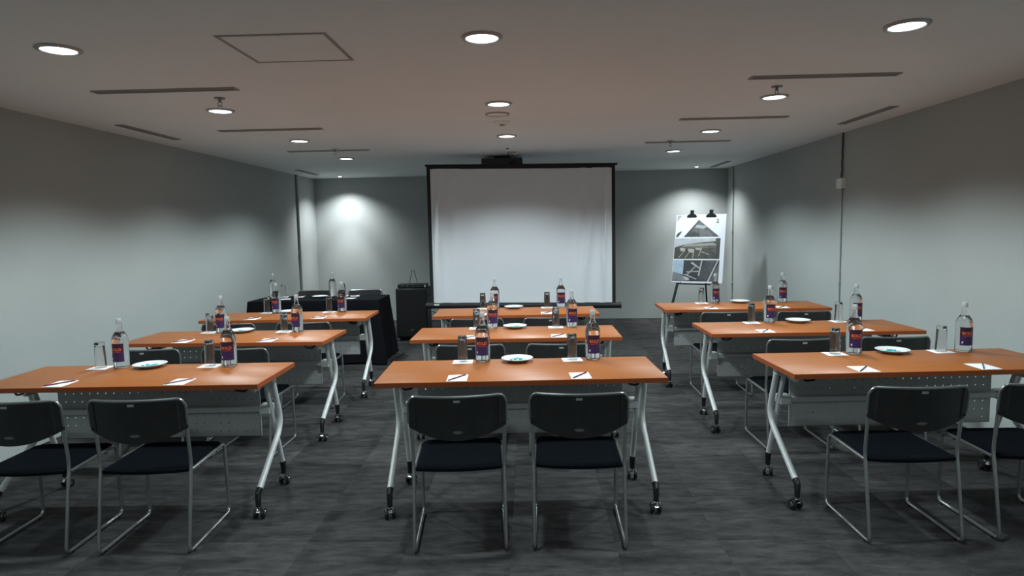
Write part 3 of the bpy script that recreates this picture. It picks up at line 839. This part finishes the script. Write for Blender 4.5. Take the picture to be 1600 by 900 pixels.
for j in range(nz_):
    for i in range(nx_):
        a = j * (nx_ + 1) + i
        wf.append((a, a + 1, a + nx_ + 2, a + nx_ + 1)); a += n1
        wf.append((a, a + nx_ + 1, a + nx_ + 2, a + 1))
MB().add(wv, wf, True).build('screen_fabric', M_screen, r)
for s in (-1, 1):
    xa, xb = (-1.108, -1.068) if s < 0 else (1.068, 1.108)
    p = [[(xa, -.004, scz(xa, z)), (xb, -.004, scz(xb, z)), (xb, .004, scz(xb, z)), (xa, .004, scz(xa, z))] for z in (0.625, 2.245)]
    MB().loft(p).build('side_border', M_screenb, r)
p = [[(x, y, scz(x, z)) for y, z in ((-.005, 2.212), (.005, 2.212), (.005, 2.248), (-.005, 2.248))] for x in (-1.068, 1.068)]
MB().loft(p).build('top_border', M_screenb, r)
MB().tube([(-1.125, 0, scz(-1.125, 2.255)), (1.135, 0, scz(1.135, 2.255))], .013, 10).build('top_bar', M_screenb, r)
p = [(x, .0, scz(x, .592)) for x in (-1.150, 1.160)]
cb = MB().tube(p, .036, 14).build('case', M_screenb, r)
for x in (-1.155, 1.165):
    MB().tube([(x - .008, 0, scz(x, .592)), (x + .008, 0, scz(x, .592))], .039, 14).build('end_cap', M_blackp, cb)
MB().box(-1.06, -1.0, -.038, -.035, .612, .626).build('case_sticker', M_white, cb)
MB().tube([(.02, .055, .10), (.02, .055, 2.262)], .014, 12).build('mast', M_screenb, r)
MB().tube([(.02, .055, 2.24), (.02, .03, 2.285), (.02, -.012, 2.285), (.02, -.016, 2.262)], .007, 8, fillet=.02).build('hanging_hook', M_screenb, r)
MB().bbox(-.02, .06, .025, .09, .55, .63, .006).build('mast_clamp', M_blackp, r)
for a in (pi / 2, pi / 2 + 2 * pi / 3, pi / 2 - 2 * pi / 3):
    MB().tube([(.02, .055, .40), (.02 + .52 * cos(a), .055 + .52 * sin(a), .012)], .011, 10).build('leg', M_screenb, r)
    MB().tube([(.02, .055, .14), (.02 + .26 * cos(a), .055 + .26 * sin(a), .206)], .006, 8).build('brace', M_screenb, r)

# ------------------------------------------------------------------ easel with presentation board
EY = radians(26); LEAN = radians(18)
P0 = Vector((1.826, 8.35, 0.776))
er = Vector((cos(EY), -sin(EY), 0)); eu = Vector((sin(EY) * sin(LEAN), cos(EY) * sin(LEAN), cos(LEAN)))
en = er.cross(eu).normalized()                     # points to the audience
if en.y > 0: en = -en
PW, PH = 0.635, 0.915
base = Vector((P0.x + .3, P0.y, 0))
def E3(u, v, w=0.0):                                # board coordinates to world, minus the thing's base
    return tuple(P0 + er * u + eu * v + en * w - base)
ro = thing('easel', 'black folding easel holding the picture board at right', 'easel', tuple(base))
def foot(u, v, w=-.012):                            # where a sloping leg reaches the floor
    return Vector(E3(u, v, w))
vfl = -(P0.z) / eu.z                                 # v at floor level in the board's plane
for ua, ub in ((0.22, -0.06), (0.42, 0.70)):
    a, b2 = Vector(E3(ua, 0.87, -.026)), Vector(E3(ub, vfl + .012, -.026))
    MB().tube([tuple(a), tuple(b2)], .0165, 10).build('front_leg', M_blackp, ro)
top = Vector(E3(0.32, 0.86, -.03)); back = Vector((top.x + sin(EY) * .55, top.y + cos(EY) * .55, 0.008))
MB().tube([tuple(top), tuple(back)], .011, 8).build('rear_leg', M_blackp, ro)
MB().tube([E3(.205, .865, -.02), E3(.435, .865, -.02)], .012, 8).build('head_bar', M_blackp, ro)
MB().tube([E3(.07, -.012, -.02), E3(.57, -.012, -.02)], .009, 8).build('ledge', M_blackp, ro)
for u in (.12, .52):
    MB().tube([E3(u, -.012, -.02), E3(u, -.012, .02), E3(u, .006, .022)], .005, 6).build('ledge_peg', M_blackp, ro)
rp = thing('picture_board', 'white board with three grey photographs stacked, on the easel', 'poster', tuple(base))
def plate(b, pts, w0, w1):
    return b.loft([[E3(u, v, w0) for u, v in pts], [E3(u, v, w1) for u, v in pts]])
M_pw = mat('print_white', (0.66, 0.68, 0.74, 1), 0.55, noise=0.02, scale=5)
plate(MB(), [(0, 0), (PW, 0), (PW, PH), (0, PH)], -.005, 0.0).build('board', M_pw, rp)
GREY = {}
def gm(v, tint=(1, 1, 1)):
    v = v * (0.55 if v < .2 else 0.85)
    key = (round(v, 3), tint)
    if key not in GREY:
        GREY[key] = mat('print_grey', (v * tint[0], v * tint[1], v * tint[2], 1), 0.55, noise=0.35 if v < .2 else 0.12, scale=14)
    return GREY[key]
def picture(name, u0, u1, v0, v1, bg, polys):
    o = plate(MB(), [(u0, v0), (u1, v0), (u1, v1), (u0, v1)], 0.0, 0.0006).build(name, bg, rp)
    for i, (mt_, pp) in enumerate(polys):
        q = [(u0 + (u1 - u0) * a, v0 + (v1 - v0) * b_) for a, b_ in pp]
        plate(MB(), q, 0.0006, 0.0009 + .00022 * i).build('printed_shape', mt_, o)
cool = (1.0, 1.02, 1.10); warm = (1.05, 1.0, .88); blue = (.8, 1.0, 1.25)
picture('photograph', 0.012, PW - .06, .605, PH - .01, gm(.78, cool), [
    (gm(.30, cool), [(0, .72), (.12, 1), (0, 1)]),
    (gm(.10, cool), [(.18, .02), (.50, .80), (.98, .02)]),
    (gm(.035, cool), [(.18, .02), (.50, .80), (.53, .72), (.40, .44), (.30, .02)]),
    (gm(.34, cool), [(.42, .44), (.62, .38), (.70, .50), (.46, .58)]),
    (gm(.17, cool), [(.52, .36), (.74, .30), (.84, .06), (.56, .06)]),
    (gm(.025, cool), [(.30, .02), (.38, .26), (.52, .18), (.54, .02)]),
    (gm(.06, cool), [(0, .02), (.02, .16), (.12, .30), (.12, .22), (.05, .02)])])
picture('photograph', 0.006, PW - .055, .315, .592, gm(.075, warm), [
    (gm(.46, cool), [(0, .56), (.22, .70), (.60, .80), (.90, .86), (.90, 1), (0, 1)]),
    (gm(.30, warm), [(.16, .58), (.24, .70), (.86, .78), (.94, .64)]),
    (gm(.16, warm), [(.22, .60), (.90, .66), (.90, .52), (.30, .52)]),
    (gm(.06, cool), [(.93, .1), (.93, .98), (1, .98), (1, .1)]),
    (gm(.40, warm), [(.12, .54), (.24, .52), (.24, .36), (.14, .38)]),
    (gm(.40, warm), [(.30, .50), (.44, .48), (.44, .30), (.32, .32)]),
    (gm(.34, warm), [(.46, .54), (.60, .52), (.60, .42), (.48, .44)]),
    (gm(.32, warm), [(.20, .36), (.22, .36), (.12, .06), (.10, .06)]),
    (gm(.32, warm), [(.32, .30), (.34, .30), (.26, .04), (.24, .04)]),
    (gm(.34, warm), [(.42, .30), (.44, .30), (.43, .03), (.415, .03)]),
    (gm(.32, warm), [(.60, .56), (.62, .56), (.56, .14), (.54, .14)]),
    (gm(.30, warm), [(.62, .36), (.78, .22), (.77, .19), (.61, .32)]),
    (gm(.14, warm), [(.80, .40), (.92, .60), (.92, .30)])])
picture('photograph', 0.004, PW - .05, .018, .300, gm(.05, cool), [
    (gm(.50, blue), [(.0, .45), (.0, 1), (.23, 1), (.23, .30)]),
    (gm(.20, cool), [(0, .0), (0, .46), (.22, .26), (.34, .02)]),
    (gm(.48, cool), [(.22, .26), (.36, .16), (.38, .04), (.30, .06)]),
    (gm(.40, cool), [(.38, .86), (.60, .56), (.62, .60), (.42, .92)]),
    (gm(.42, cool), [(.30, .42), (.60, .46), (.60, .50), (.30, .46)]),
    (gm(.40, cool), [(.56, .26), (.59, .26), (.64, .98), (.61, .98)]),
    (gm(.44, cool), [(.28, .34), (.54, .12), (.53, .09), (.25, .31)]),
    (gm(.36, cool), [(.30, .30), (.48, .70), (.50, .68), (.33, .28)]),
    (gm(.09, cool), [(.56, .10), (.70, .98), (.92, .98), (.76, .10)]),
    (gm(.42, cool), [(.76, .0), (.95, .98), (.98, .98), (.80, .0)]),
    (gm(.18, cool), [(.82, .02), (1, .9), (1, .02)])])
num = text_mesh('2', 0.072, M_blackp, 'printed_number')
for v in num.vertices:
    v.co = Vector(E3(PW - .105 + v.co.x, PH - .115 + v.co.y, .0032))
link('printed_number', num, rp)
for u, nm in ((.20, 'left'), (.445, 'right')):
    rc = thing('bulldog_clip', 'black bulldog clip at the top %s of the picture board' % nm, 'clip', tuple(base), 0, 'clips on the picture board')
    rows_ = [(-.062, .880, .010), (-.062, .897, .014), (-.050, .916, .012)]
    MB().loft([[E3(u - .062, .878, .001), E3(u + .062, .878, .001), E3(u + .062, .878, .014), E3(u - .062, .878, .014)],
               [E3(u - .062, .900, .001), E3(u + .062, .900, .001), E3(u + .060, .900, .016), E3(u - .060, .900, .016)],
               [E3(u - .030, .922, -.012), E3(u + .030, .922, -.012), E3(u + .030, .922, .012), E3(u - .030, .922, .012)]]).build('jaw', M_clip, rc)
    MB().loft([[E3(u - .024, .918, .004), E3(u + .024, .918, .004), E3(u + .024, .918, .010), E3(u - .024, .918, .010)],
               [E3(u - .024, .972, .010), E3(u + .024, .972, .010), E3(u + .024, .972, .016), E3(u - .024, .972, .016)]]).build('grip', M_clip, rc)
